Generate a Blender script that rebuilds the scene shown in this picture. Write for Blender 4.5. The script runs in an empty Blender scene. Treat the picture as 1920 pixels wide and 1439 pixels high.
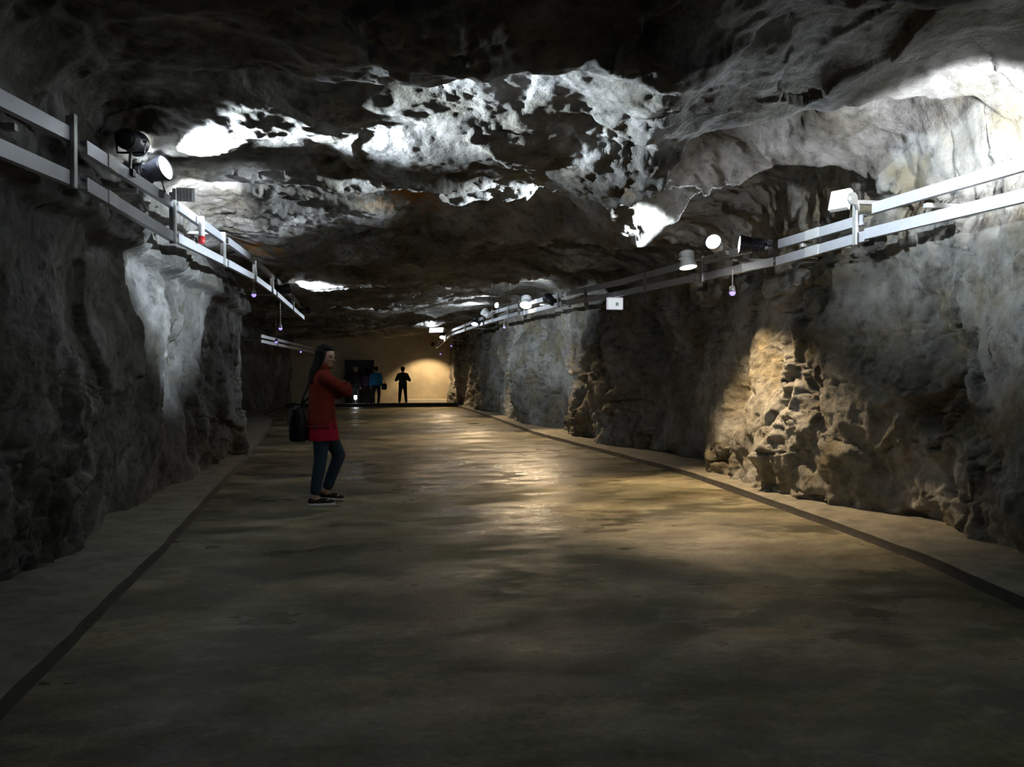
import bpy, bmesh, math, random
import numpy as np
from mathutils import Vector, Matrix

scene = bpy.context.scene
COL = scene.collection

# ------------------------------------------------------------------ camera
F_PX, CAM_H = 1500.0, 1.35
PITCH = math.atan(19.5 / F_PX)
YAW = math.atan(270.0 / F_PX * math.cos(PITCH))
cam_data = bpy.data.cameras.new('camera')
cam_data.sensor_fit = 'HORIZONTAL'
cam_data.sensor_width = 36.0
cam_data.lens = 36.0 * F_PX / 1920.0
cam_data.clip_start = 0.05
cam_data.clip_end = 200
cam = bpy.data.objects.new('camera', cam_data)
cam.location = (0, 0, CAM_H)
cam.rotation_euler = (math.pi / 2 - PITCH, 0, -YAW)
COL.objects.link(cam)
scene.camera = cam

# ------------------------------------------------------------------ world, exposure
world = bpy.data.worlds.new('world')
scene.world = world
world.use_nodes = True
world.node_tree.nodes['Background'].inputs[0].default_value = (0.004, 0.0045, 0.005, 1)
world.node_tree.nodes['Background'].inputs[1].default_value = 1.0
vs = scene.view_settings
scene.display_settings.display_device = 'sRGB'
vs.view_transform = 'Standard'
vs.look = 'None'
vs.gamma = 1.0
vs.use_curve_mapping = False
vs.exposure = 0.25
COOL = (0.80, 0.91, 1.0)
NEUTRAL = (0.95, 0.97, 1.0)
WARM = (1.0, 0.72, 0.42)

# ------------------------------------------------------------------ helpers
def tag(o, label=None, cat=None, group=None, kind=None):
    if label: o['label'] = label
    if cat: o['category'] = cat
    if group: o['group'] = group
    if kind: o['kind'] = kind
    return o

def link(name, me, mat=None, parent=None, smooth=False):
    o = bpy.data.objects.new(name, me)
    COL.objects.link(o)
    if mat is not None and not me.materials:
        me.materials.append(mat)
    if parent is not None:
        o.parent = parent
    if smooth:
        me.shade_smooth()
    return o

def empty(name, loc=(0, 0, 0), rz=0.0):
    o = bpy.data.objects.new(name, None)
    o.location = loc
    o.rotation_euler = (0, 0, rz)
    o.empty_display_size = 0.1
    COL.objects.link(o)
    return o

def bm_obj(name, bm, mat, parent=None, smooth=False):
    me = bpy.data.meshes.new(name)
    bm.normal_update()
    bm.to_mesh(me)
    bm.free()
    return link(name, me, mat, parent, smooth)

def add_box(bm, c, s, M=None, bevel=0.0):
    """box of size s centred at c, then moved by matrix M"""
    r = bmesh.ops.create_cube(bm, size=1.0)
    vs_ = r['verts']
    for v in vs_:
        v.co = Vector((v.co.x * s[0] + c[0], v.co.y * s[1] + c[1], v.co.z * s[2] + c[2]))
    if bevel > 0:
        es = list({e for v in vs_ for e in v.link_edges})
        q = bmesh.ops.bevel(bm, geom=es, offset=bevel, segments=2, affect='EDGES', profile=0.6)
        vs_ = list({v for f in q['faces'] for v in f.verts} | {v for v in vs_ if v.is_valid})
    if M is not None:
        for v in vs_:
            v.co = M @ v.co
    return vs_

def add_lathe(bm, prof, seg=24, M=None, cap0=True, cap1=True):
    """prof: list of (radius, height) along local z"""
    rings = []
    for r, h in prof:
        ring = []
        for k in range(seg):
            a = 2 * math.pi * k / seg
            v = Vector((r * math.cos(a), r * math.sin(a), h))
            ring.append(bm.verts.new(M @ v if M is not None else v))
        rings.append(ring)
    for a, b in zip(rings, rings[1:]):
        for k in range(seg):
            bm.faces.new((a[k], a[(k + 1) % seg], b[(k + 1) % seg], b[k]))
    if cap0: bm.faces.new(list(reversed(rings[0])))
    if cap1: bm.faces.new(rings[-1])

def frame_from(z_axis, up=Vector((0, 0, 1))):
    z = Vector(z_axis).normalized()
    if abs(z.dot(up)) > 0.98:
        up = Vector((0, 1, 0))
    x = up.cross(z).normalized()
    y = z.cross(x)
    return Matrix((x, y, z)).transposed().to_4x4()

def add_tube(bm, pts, rad, seg=8, cap=True):
    """round tube along points; rad number or list"""
    pts = [Vector(p) for p in pts]
    n = len(pts)
    rings = []
    for i, p in enumerate(pts):
        d = (pts[min(i + 1, n - 1)] - pts[max(i - 1, 0)])
        M = frame_from(d)
        r = rad[i] if isinstance(rad, (list, tuple)) else rad
        rings.append([bm.verts.new(p + M.to_3x3() @ Vector((r * math.cos(2 * math.pi * k / seg), r * math.sin(2 * math.pi * k / seg), 0))) for k in range(seg)])
    for a, b in zip(rings, rings[1:]):
        for k in range(seg):
            bm.faces.new((a[k], a[(k + 1) % seg], b[(k + 1) % seg], b[k]))
    if cap:
        bm.faces.new(list(reversed(rings[0])))
        bm.faces.new(rings[-1])

def grid_mesh(name, P, mat, smooth=True, flip=False):
    """P: (rows, cols, 3) array"""
    R, Cc = P.shape[:2]
    me = bpy.data.meshes.new(name)
    idx = np.arange(R * Cc).reshape(R, Cc)
    a, b, c, d = idx[:-1, :-1], idx[:-1, 1:], idx[1:, 1:], idx[1:, :-1]
    q = np.stack([a, b, c, d] if not flip else [a, d, c, b], -1).reshape(-1, 4)
    nf = len(q)
    me.vertices.add(R * Cc)
    me.vertices.foreach_set('co', P.reshape(-1).astype(np.float32))
    me.loops.add(nf * 4)
    me.loops.foreach_set('vertex_index', q.reshape(-1).astype(np.int32))
    me.polygons.add(nf)
    me.polygons.foreach_set('loop_start', np.arange(0, nf * 4, 4, dtype=np.int32))
    me.polygons.foreach_set('use_smooth', np.full(nf, smooth))
    me.update(calc_edges=True)
    return link(name, me, mat)

# ------------------------------------------------------------------ numpy noise
def _h(ix, iy, iz, seed):
    h = (ix.astype(np.uint32) * np.uint32(374761393) + iy.astype(np.uint32) * np.uint32(668265263)
         + iz.astype(np.uint32) * np.uint32(2147483647 - 59) + np.uint32((seed * 974711 + 12345) & 0xffffffff))
    h ^= h >> np.uint32(13)
    h *= np.uint32(1274126177)
    h ^= h >> np.uint32(16)
    h *= np.uint32(2246822519)
    h ^= h >> np.uint32(15)
    return h.astype(np.float32) * np.float32(1.0 / 4294967296.0)

def vnoise(x, y, z, seed=0):
    fx, fy, fz = np.floor(x), np.floor(y), np.floor(z)
    ix, iy, iz = fx.astype(np.int64), fy.astype(np.int64), fz.astype(np.int64)
    u, v, w = x - fx, y - fy, z - fz
    u = u * u * u * (u * (u * 6 - 15) + 10); v = v * v * v * (v * (v * 6 - 15) + 10); w = w * w * w * (w * (w * 6 - 15) + 10)
    r = 0
    for dx in (0, 1):
        for dy in (0, 1):
            for dz in (0, 1):
                r = r + _h(ix + dx, iy + dy, iz + dz, seed) * ((u if dx else 1 - u) * (v if dy else 1 - v) * (w if dz else 1 - w))
    return r * 2 - 1

def fbm(x, y, z, octv=4, seed=0, gain=0.5, ridged=False):
    a, r, f, t = 1.0, 0, 1.0, 0
    for k in range(octv):
        n = vnoise(x * f, y * f, z * f, seed + k * 17)
        if ridged: n = 1 - 2 * np.abs(n)
        r = r + a * n; t += a
        a *= gain; f *= 2.03
    return r / t

def facets(s, y, seed, slope=0.5):
    """broken rock faces: every Voronoi cell is a tilted plane at its own height. Returns height, distance to the joint"""
    fs, fy = np.floor(s).astype(np.int64), np.floor(y).astype(np.int64)
    best = np.full(s.shape, 1e9, np.float32); second = best.copy(); out = np.zeros(s.shape, np.float32)
    zz = np.zeros_like(fs)
    for i in (-1, 0, 1):
        for j in (-1, 0, 1):
            cx, cy = fs + i, fy + j
            px = cx + _h(cx, cy, zz, seed); py = cy + _h(cx, cy, zz, seed + 1)
            dx, dy = s - px, y - py
            d = dx * dx + dy * dy
            hgt = (_h(cx, cy, zz, seed + 2) * 2 - 1) + slope * (dx * (_h(cx, cy, zz, seed + 3) * 2 - 1) + dy * (_h(cx, cy, zz, seed + 4) * 2 - 1)) * 2
            m = d < best
            second = np.where(m, best, np.minimum(second, d))
            out = np.where(m, hgt, out); best = np.where(m, d, best)
    return out, np.sqrt(second) - np.sqrt(best)

def crags(s, y, seed, slope=0.5, k=1.1, scoop=False):
    """joined rock lumps (or scooped breaks): envelope of tilted bowls, continuous, creased where two meet"""
    fs, fy = np.floor(s).astype(np.int64), np.floor(y).astype(np.int64)
    zz = np.zeros_like(fs)
    out = np.full(s.shape, -1e9, np.float32)
    for i in (-1, 0, 1):
        for j in (-1, 0, 1):
            cx, cy = fs + i, fy + j
            dx = s - cx - _h(cx, cy, zz, seed); dy = y - cy - _h(cx, cy, zz, seed + 1)
            h = (_h(cx, cy, zz, seed + 2) - 0.5) + slope * (dx * (_h(cx, cy, zz, seed + 3) * 2 - 1) + dy * (_h(cx, cy, zz, seed + 4) * 2 - 1)) * 2 - k * (dx * dx + dy * dy)
            out = np.maximum(out, h)
    out = out + 0.12
    return -out if scoop else out

def shards(s, y, seed):
    """flat angular faces: random heights on a triangle lattice, joined by planes"""
    k = (s + y) * 0.3660254
    i, j = np.floor(s + k), np.floor(y + k)
    u, v = s + k - i, y + k - j
    i, j = i.astype(np.int64), j.astype(np.int64)
    z = np.zeros_like(i)
    up = u > v
    h0, h2 = _h(i, j, z, seed), _h(i + 1, j + 1, z, seed)
    h1 = np.where(up, _h(i + 1, j, z, seed), _h(i, j + 1, z, seed))
    a_, b_ = np.maximum(u, v), np.minimum(u, v)
    return ((1 - a_) * h0 + (a_ - b_) * h1 + b_ * h2) * 2 - 1

def shard_sum(s, y, seed, octv, gain=0.5):
    r, a_, f, t_ = 0, 1.0, 1.0, 0.0
    for k in range(octv):
        c, d = math.cos(0.9 * k + seed), math.sin(0.9 * k + seed)
        r = r + a_ * shards((c * s - d * y) * f, (d * s + c * y) * f, seed + 13 * k)
        t_ += a_; a_ *= gain; f *= 2.1
    return r / t_

def sstep(a, b, x):
    t = np.clip((x - a) / (b - a), 0, 1)
    return t * t * (3 - 2 * t)

# ------------------------------------------------------------------ materials
def new_mat(name):
    m = bpy.data.materials.new(name)
    m.use_nodes = True
    nt = m.node_tree
    for n in list(nt.nodes): nt.nodes.remove(n)
    out = nt.nodes.new('ShaderNodeOutputMaterial')
    b = nt.nodes.new('ShaderNodeBsdfPrincipled')
    nt.links.new(b.outputs[0], out.inputs[0])
    return m, nt, b

def N(nt, typ, **kw):
    n = nt.nodes.new(typ)
    for k, v in kw.items():
        if k == 'ins':
            for kk, vv in v.items(): n.inputs[kk].default_value = vv
        else: setattr(n, k, v)
    return n

def ramp(nt, fac, stops):
    r = N(nt, 'ShaderNodeValToRGB')
    e = r.color_ramp.elements
    while len(e) < len(stops): e.new(0.5)
    for k, (p, c) in enumerate(stops):
        e[k].position = p
        e[k].color = (c[0], c[1], c[2], 1) if isinstance(c, (tuple, list)) else (c, c, c, 1)
    nt.links.new(fac, r.inputs[0])
    return r.outputs[0]

def noise(nt, vec, scale, detail=6, rough=0.6, dist=0.0):
    n = N(nt, 'ShaderNodeTexNoise', ins={'Scale': scale, 'Detail': detail, 'Roughness': rough, 'Distortion': dist})
    nt.links.new(vec, n.inputs['Vector'])
    return n.outputs['Fac']

def mixc(nt, fac, a, b, mode='MIX'):
    m = N(nt, 'ShaderNodeMix', data_type='RGBA', blend_type=mode)
    if isinstance(fac, (int, float)): m.inputs[0].default_value = fac
    else: nt.links.new(fac, m.inputs[0])
    for k, v in ((6, a), (7, b)):
        if isinstance(v, tuple): m.inputs[k].default_value = (*v, 1)
        else: nt.links.new(v, m.inputs[k])
    return m.outputs[2]

def mth(nt, op, a, b=None, clamp=False):
    m = N(nt, 'ShaderNodeMath', operation=op, use_clamp=clamp)
    for k, v in ((0, a), (1, b)):
        if v is None: continue
        if isinstance(v, (int, float)): m.inputs[k].default_value = v
        else: nt.links.new(v, m.inputs[k])
    return m.outputs[0]

def geo_pos(nt):
    return N(nt, 'ShaderNodeTexCoord').outputs['Object']

def blob(nt, pos, centre, radius):
    """1 at a spot of the place, 0 away from it"""
    d = N(nt, 'ShaderNodeVectorMath', operation='DISTANCE')
    nt.links.new(pos, d.inputs[0]); d.inputs[1].default_value = centre
    return mth(nt, 'SUBTRACT', 1.0, mth(nt, 'DIVIDE', d.outputs['Value'], radius), clamp=True)

def rock_mat(name, dark, mid, pale, stains=(), tint=(0.17, 0.16, 0.12), bump=0.5):
    m, nt, b = new_mat(name)
    p = geo_pos(nt)
    big = noise(nt, p, 0.9, 5, 0.55, 0.2)
    fine = noise(nt, p, 7.0, 8, 0.68)
    c1 = ramp(nt, big, [(0.32, dark), (0.5, mid), (0.68, pale)])
    c2 = mixc(nt, ramp(nt, noise(nt, p, 1.7, 7, 0.65), [(0.47, 0.0), (0.60, 0.75)]), c1, tint)
    c3 = mixc(nt, 0.75, c2, ramp(nt, fine, [(0.32, 0.22), (0.45, 0.85), (0.7, 1.3)]), 'MULTIPLY')
    wv = N(nt, 'ShaderNodeVectorMath', operation='ADD')
    nz = N(nt, 'ShaderNodeTexNoise', ins={'Scale': 3.0, 'Detail': 5})
    nt.links.new(p, nz.inputs['Vector']); nt.links.new(p, wv.inputs[0]); sc_ = N(nt, 'ShaderNodeVectorMath', operation='SCALE'); sc_.inputs['Scale'].default_value = 0.25
    nt.links.new(nz.outputs['Color'], sc_.inputs[0]); nt.links.new(sc_.outputs[0], wv.inputs[1])
    c4 = c3
    for (ctr, rad, colr) in stains:
        f = mth(nt, 'MULTIPLY', blob(nt, p, ctr, rad), ramp(nt, noise(nt, p, 6.0, 4, 0.6), [(0.47, 0.0), (0.55, 1.8)]), clamp=True)
        c4 = mixc(nt, f, c4, colr)
    nt.links.new(c4, b.inputs['Base Color'])
    b.inputs['Roughness'].default_value = 0.82
    b.inputs['Specular IOR Level'].default_value = 0.3
    bp = N(nt, 'ShaderNodeBump', ins={'Strength': bump, 'Distance': 0.05})
    chip = N(nt, 'ShaderNodeTexVoronoi', feature='F1', ins={'Scale': 9.0})
    nt.links.new(wv.outputs[0], chip.inputs['Vector'])
    hsum = mth(nt, 'ADD', noise(nt, p, 22.0, 8, 0.72), mth(nt, 'MULTIPLY', chip.outputs['Distance'], 0.7))
    nt.links.new(hsum, bp.inputs['Height'])
    nt.links.new(bp.outputs[0], b.inputs['Normal'])
    return m

def simple_mat(name, col, rough=0.5, metal=0.0, var=0.15, scale=20.0, bump=0.0, emit=None, strength=0.0, spec=0.5):
    m, nt, b = new_mat(name)
    p = geo_pos(nt)
    n = noise(nt, p, scale, 4, 0.6)
    lo = tuple(c * (1 - var) for c in col); hi = tuple(min(1, c * (1 + var)) for c in col)
    nt.links.new(ramp(nt, n, [(0.3, lo), (0.7, hi)]), b.inputs['Base Color'])
    b.inputs['Roughness'].default_value = rough
    b.inputs['Metallic'].default_value = metal
    b.inputs['Specular IOR Level'].default_value = spec
    if emit:
        b.inputs['Emission Color'].default_value = (*emit, 1)
        b.inputs['Emission Strength'].default_value = strength
    if bump:
        bp = N(nt, 'ShaderNodeBump', ins={'Strength': bump, 'Distance': 0.01})
        nt.links.new(n, bp.inputs['Height']); nt.links.new(bp.outputs[0], b.inputs['Normal'])
    return m

RUST = (0.42, 0.19, 0.04)
M = {}
M['ceiling'] = rock_mat('ceiling_rock', (0.085, 0.081, 0.072), (0.26, 0.255, 0.242), (0.55, 0.55, 0.55),
                        stains=[((0.55, 9.0, 3.2), 0.75, RUST), ((2.5, 7.0, 3.2), 0.35, RUST), ((-1.45, 11.4, 3.1), 0.5, RUST)], bump=0.8)
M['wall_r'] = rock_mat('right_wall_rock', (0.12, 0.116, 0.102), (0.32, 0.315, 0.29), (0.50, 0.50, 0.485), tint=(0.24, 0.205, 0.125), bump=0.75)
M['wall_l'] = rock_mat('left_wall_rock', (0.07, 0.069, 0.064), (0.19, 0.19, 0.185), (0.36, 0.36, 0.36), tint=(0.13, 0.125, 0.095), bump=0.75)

def floor_mat():
    m, nt, b = new_mat('wet_concrete')
    p = geo_pos(nt)
    mp = N(nt, 'ShaderNodeMapping'); mp.inputs['Scale'].default_value = (0.6, 1.0, 1.0)
    nt.links.new(p, mp.inputs['Vector'])
    q = mp.outputs[0]
    patch = noise(nt, q, 0.9, 7, 0.66, 0.25)
    mid = noise(nt, q, 3.2, 6, 0.65)
    fine = noise(nt, p, 26.0, 6, 0.7)
    base = ramp(nt, patch, [(0.38, (0.09, 0.088, 0.052)), (0.46, (0.17, 0.162, 0.100)), (0.54, (0.27, 0.248, 0.160)), (0.62, (0.40, 0.352, 0.236))])
    base = mixc(nt, ramp(nt, mid, [(0.46, 0.0), (0.64, 0.7)]), base, (0.12, 0.088, 0.055))
    damp = ramp(nt, noise(nt, q, 1.7, 7, 0.68, 0.2), [(0.51, 0.0), (0.575, 1.0)])
    base = mixc(nt, mth(nt, 'MULTIPLY', damp, 0.75), base, (0.05, 0.048, 0.030))
    moss = ramp(nt, noise(nt, p, 1.6, 6, 0.7), [(0.5, 0.0), (0.62, 0.8)])
    base = mixc(nt, mth(nt, 'MULTIPLY', moss, blob(nt, p, (3.0, 2.8, 0.0), 2.4)), base, (0.13, 0.15, 0.02))
    base = mixc(nt, 0.6, base, ramp(nt, fine, [(0.3, 0.5), (0.7, 1.35)]), 'MULTIPLY')
    nt.links.new(base, b.inputs['Base Color'])
    wet = ramp(nt, noise(nt, q, 1.5, 6, 0.62, 0.3), [(0.45, 0.70), (0.55, 0.46), (0.64, 0.20)])
    pud = ramp(nt, noise(nt, q, 2.4, 5, 0.6, 0.3), [(0.44, 0.0), (0.54, 1.0)])
    near_w = mth(nt, 'ADD', blob(nt, p, (1.35, 7.3, 0.0), 1.3), mth(nt, 'ADD', blob(nt, p, (2.1, 4.2, 0.0), 1.1), blob(nt, p, (1.0, 11.0, 0.0), 2.5)), clamp=True)
    pf = mth(nt, 'MULTIPLY', pud, mth(nt, 'MULTIPLY', near_w, 1.6, clamp=True), clamp=True)
    wet = mixc(nt, mth(nt, 'MULTIPLY', damp, 0.8), wet, (0.34, 0.34, 0.34))
    wet = mixc(nt, pf, wet, (0.13, 0.13, 0.13))
    nt.links.new(wet, b.inputs['Roughness'])
    b.inputs['Specular IOR Level'].default_value = 0.45
    bp = N(nt, 'ShaderNodeBump', ins={'Strength': 0.4, 'Distance': 0.012})
    hs = mth(nt, 'ADD', fine, mth(nt, 'MULTIPLY', mid, 2.0))
    nt.links.new(hs, bp.inputs['Height']); nt.links.new(bp.outputs[0], b.inputs['Normal'])
    return m
M['floor'] = floor_mat()
M['kerb'] = simple_mat('kerb_concrete', (0.21, 0.195, 0.155), 0.8, var=0.35, scale=6.0, bump=0.4)
M['kerb_face'] = simple_mat('shaded_kerb_face', (0.035, 0.033, 0.028), 0.85, var=0.4, scale=4.0, bump=0.4)  # near-black colour paints the shade on the riser and along its foot
M['end_wall'] = simple_mat('cream_shotcrete', (0.50, 0.43, 0.30), 0.85, var=0.14, scale=1.6, bump=0.3)
M['alu'] = simple_mat('aluminium_profile', (0.62, 0.64, 0.70), 0.42, metal=0.35, var=0.06, scale=9)
M['steel'] = simple_mat('galvanised_steel', (0.48, 0.49, 0.48), 0.45, metal=0.5, var=0.12, scale=14)
M['black'] = simple_mat('black_housing', (0.012, 0.013, 0.018), 0.45, var=0.2)
M['white_paint'] = simple_mat('white_housing', (0.72, 0.73, 0.74), 0.4, var=0.04)
M['dark_cable'] = simple_mat('cable_sheath', (0.02, 0.02, 0.02), 0.6)
M['red_cap'] = simple_mat('red_plastic', (0.5, 0.03, 0.03), 0.4)
M['lens_cool'] = simple_mat('cool_lens', (0.9, 0.95, 1), 0.2, var=0.0, emit=(0.88, 0.95, 1.0), strength=14)
M['lens_warm'] = simple_mat('warm_lens', (1, 0.93, 0.8), 0.2, var=0.0, emit=(1.0, 0.95, 0.84), strength=12)
M['lens_flood'] = simple_mat('flood_glass', (0.9, 0.92, 0.92), 0.25, var=0.0, emit=(0.95, 1.0, 1.0), strength=1.4)
M['lens_violet'] = simple_mat('violet_lens', (0.5, 0.45, 1.0), 0.3, var=0.0, emit=(0.36, 0.26, 1.0), strength=1.3)

# ------------------------------------------------------------------ tunnel shell
Y0, Y1 = -7.0, 36.3
ys = [Y0]
while ys[-1] < Y1:
    d = ys[-1]
    ys.append(d + (0.10 if d < 1.5 else max(0.019, 0.0036 * d)))
ys = np.array(ys, np.float32)

def interp(y, pts):
    a = np.array(pts, np.float32)
    return np.interp(y, a[:, 0], a[:, 1]).astype(np.float32)

WL = [(-8, -2.1), (3, -2.1), (6, -2.15), (9, -2.2), (13, -2.3), (15.5, -2.35), (18, -3.0), (22, -3.6), (26, -4.0), (30, -3.6), (37, -3.3)]
WR = [(-8, 4.3), (4, 4.42), (7, 4.5), (10, 4.62), (14, 4.5), (18, 4.25), (22, 4.2), (28, 4.1), (33, 3.75), (37, 3.6)]
KL = [(-8, -1.38), (3.4, -1.42), (6.2, -1.51), (9.2, -1.68), (13, -1.88), (16.2, -2.07), (20, -2.35), (23.3, -2.66), (25, -2.95), (26.3, -3.25), (29, -3.3), (37, -3.0)]
KR = [(-8, 3.4), (4, 3.69), (5, 3.87), (6.4, 3.98), (9.8, 4.13), (12.5, 3.94), (17.2, 3.6), (23, 3.64), (30, 3.57), (37, 3.4)]

NW, NA, NC = 178, 44, 330          # columns: wall, corner arc, ceiling
R_ARC, ZS = 0.55, 3.25
yy = ys[:, None]
wl, wr = interp(ys, WL)[:, None], interp(ys, WR)[:, None]
def seg_lin(n, endpoint=False): return np.linspace(0, 1, n, endpoint=endpoint, dtype=np.float32)[None, :]
Bx, Bz, Nx, Nz = [], [], [], []
t = seg_lin(NW)
zb = -0.12
Bx.append(wl + 0 * t); Bz.append(zb + (ZS - R_ARC - zb) * t + 0 * wl); Nx.append(1 + 0 * t + 0 * wl); Nz.append(0 * t + 0 * wl)
a = seg_lin(NA) * math.pi / 2
Bx.append(wl + R_ARC - R_ARC * np.cos(a)); Bz.append(ZS - R_ARC + R_ARC * np.sin(a) + 0 * wl); Nx.append(np.cos(a) + 0 * wl); Nz.append(-np.sin(a) + 0 * wl)
t = seg_lin(NC)
Bx.append(wl + R_ARC + (wr - wl - 2 * R_ARC) * t); Bz.append(ZS + 0 * t + 0 * wl); Nx.append(0 * t + 0 * wl); Nz.append(-1 + 0 * t + 0 * wl)
a = seg_lin(NA) * math.pi / 2
Bx.append(wr - R_ARC + R_ARC * np.sin(a)); Bz.append(ZS - R_ARC + R_ARC * np.cos(a) + 0 * wl); Nx.append(-np.sin(a) + 0 * wl); Nz.append(-np.cos(a) + 0 * wl)
t = seg_lin(NW, True)
Bx.append(wr + 0 * t); Bz.append(ZS - R_ARC - (ZS - R_ARC - zb) * t + 0 * wl); Nx.append(-1 + 0 * t + 0 * wl); Nz.append(0 * t + 0 * wl)
Bx, Bz, Nx, Nz = [np.concatenate(v, 1).astype(np.float32) for v in (Bx, Bz, Nx, Nz)]
By = np.broadcast_to(yy, Bx.shape).astype(np.float32)
S = np.concatenate([np.zeros((Bx.shape[0], 1), np.float32), np.cumsum(np.sqrt(np.diff(Bx, axis=1) ** 2 + np.diff(Bz, axis=1) ** 2), 1)], 1)
S = S - S[:, Bx.shape[1] // 2][:, None]            # metres round the profile, 0 at the crown
ceil_w = sstep(0.25, 0.95, -Nz)                      # 1 on the roof, 0 on the walls
wall_w = 1 - ceil_w
right_w = wall_w * (Bx > 1.0)
left_w = wall_w * (Bx <= 1.0)

# roof: overlapping slabs that dip away from the entrance and break off at lips
LIPS = [  # polyline (x, y) of each lip, height of the lip, rise behind it
    ([(-4, 1.9), (0, 1.7), (5, 0.9)], 3.30, 0.30),
    ([(-4, 5.6), (-1, 5.3), (1, 4.8), (2, 4.6), (3, 3.4), (5, 2.4)], 3.17, 0.42),
    ([(-4, 8.1), (-1.8, 7.75), (-0.4, 7.9), (0.9, 8.1), (1.6, 8.0), (2.6, 6.4), (3.5, 5.5), (5, 4.2)], 3.14, 0.36),
    ([(-4, 13.0), (-1.5, 12.3), (0.3, 11.9), (2.0, 9.6), (3.0, 8.2), (3.7, 6.7), (5, 6.0)], 3.00, 0.62),
    ([(-4, 16.0), (-1.6, 16.0), (0.8, 15.0), (2, 16.0), (3.5, 13.0), (5, 11.5)], 2.98, 0.55),
    ([(-4, 19.6), (0, 20.0), (3, 19.0), (5, 18.0)], 2.96, 0.36),
    ([(-4, 22.8), (0, 23.4), (5, 22.6)], 2.93, 0.34),
    ([(-4, 26.6), (0, 26.3), (5, 26.8)], 2.90, 0.32),
    ([(-4, 30.8), (0, 31.0), (5, 30.2)], 2.86, 0.30),
    ([(-4, 38), (5, 38)], 2.84, 0.25),
]
warp = 0.35 * fbm(Bx * 0.9, By * 0.9, Bz * 0, 4, 5)
warp2 = 0.05 * fbm(Bx * 4.0, By * 4.0, Bz * 0, 3, 9)
prev_l = np.full(Bx.shape, -7.5, np.float32)
zl = np.full(Bx.shape, 3.3, np.float32)
done = np.zeros(Bx.shape, bool)
yw = By + warp + warp2
zprev = 3.3
for pts, zlip, rise in LIPS:
    L = np.interp(Bx, [p[0] for p in pts], [p[1] for p in pts]).astype(np.float32)
    tt = np.clip((yw - prev_l) / np.maximum(L - prev_l, 0.2), 0, 1)
    jw = np.clip(0.34 / np.maximum(L - prev_l, 0.4), 0.05, 0.35)
    prof = zlip + rise * (1 - np.clip(tt - jw, 0, 1) / (1 - jw)) ** 1.25
    prof = zprev + (prof - zprev) * sstep(0, 1, tt / jw)
    zprev = zlip
    m = (~done) & (yw < L)
    zl = np.where(m, prof, zl)
    done |= m
    prev_l = L
zl = zl + 0.10 * sstep(0.6, 1.8, Bx) * sstep(5.2, 4.2, By)
spine = Bx - 2.05 - 0.22 * (By - 5.5) + 0.6 * warp                        # hanging spine between the two halves of the near roof
win = sstep(3.2, 4.6, By) * sstep(8.6, 7.2, By)
zl = zl + win * (0.16 * sstep(0.15, 0.7, spine) - 0.17 * np.exp(-(spine / 0.33) ** 2))
zl = zl - 0.30 * np.exp(-((Bx - 2.85) / 0.55) ** 2 - ((By - 8.5) / 0.85) ** 2)       # low boss of rock beside the lamps
del spine, win
zl = zl + 0.08 * np.clip(Bx - 0.5, 0, 3) * sstep(11, 18, By)
del prev_l, done

wA, wB = 0.32 * fbm(S * 0.8, By * 0.8, Bz * 0, 3, 61), 0.32 * fbm(S * 0.8, By * 0.8, Bz * 0, 3, 62)
wC, wD = 0.05 * fbm(S * 6, By * 6, Bz * 0, 3, 63), 0.05 * fbm(S * 6, By * 6, Bz * 0, 3, 64)
fs1, e1 = facets(S * 0.75 + wA + wC, By * 0.9 + wB + wD, 31, 0.5)
fs2, e2 = facets(S * 2.2 + wA + wC, By * 2.9 + wB + wD, 37, 0.6)
fs3, e3 = facets(S * 6.5 + 2 * wC, By * 7.5 + 2 * wD, 41, 0.7)
c1 = crags(S * 0.7 + wA, By * 0.8 + wB, 201, 0.55, 0.85)
c2 = crags(S * 1.7 + wA + wC, By * 2.2 + wB + wD, 211, 0.6, 0.85)
c3 = crags(S * 4.6 + wA + 2 * wC, By * 5.4 + wB + 2 * wD, 221, 0.65, 0.85)
c4 = crags(S * 12 + 4 * wC, By * 13 + 4 * wD, 231, 0.65, 0.85)
r1 = crags(S * 0.55 + wA, By * 0.75 + wB, 301, 0.5, scoop=True)
r2 = crags(S * 1.3 + wA + wC, By * 2.0 + wB + wD, 311, 0.55, 0.9, scoop=True)
r3 = crags(S * 3.8 + wA + 2 * wC, By * 5.6 + wB + 2 * wD, 321, 0.65, 0.9, scoop=True)
r4 = crags(S * 9.5 + 4 * wC, By * 13 + 4 * wD, 331, 0.7, 0.9, scoop=True)
t1 = shard_sum(S * 0.9 + wA + wC, By * 1.1 + wB + wD, 401, 3, 0.5)      # metre-sized faces
t2 = shard_sum(S * 2.8 + 1.2 * wA + 2 * wC, By * 3.3 + 1.2 * wB + 2 * wD, 431, 3, 0.55)   # hand-sized breaks
t3 = shard_sum(S * 8 + 3 * wC, By * 9.5 + 3 * wD, 461, 3, 0.6)
vein = np.abs(vnoise(S * 1.9 + 2 * wA + 3 * wC, By * 2.3 + 2 * wB + 3 * wD, Bz * 0, 511))
vein2 = np.abs(vnoise(S * 4.5 + 3 * wA + 4 * wC, By * 5.2 + 3 * wB + 4 * wD, Bz * 0, 523))
pits = sstep(0.42, 0.62, vnoise(S * 3.4 + wA + 2 * wC, By * 4.2 + wB + 2 * wD, Bz * 0, 541))
crev = -0.10 * sstep(0.06, 0.0, vein) - 0.055 * sstep(0.06, 0.0, vein2) - 0.10 * pits
patchy = sstep(-0.15, 0.30, fbm(S * 0.9, By * 0.9, Bz * 0, 3, 333))     # broken here, smooth slab there
n1 = fbm(Bx * 0.6, By * 0.45, Bz * 0.5, 3, 3)
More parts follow.
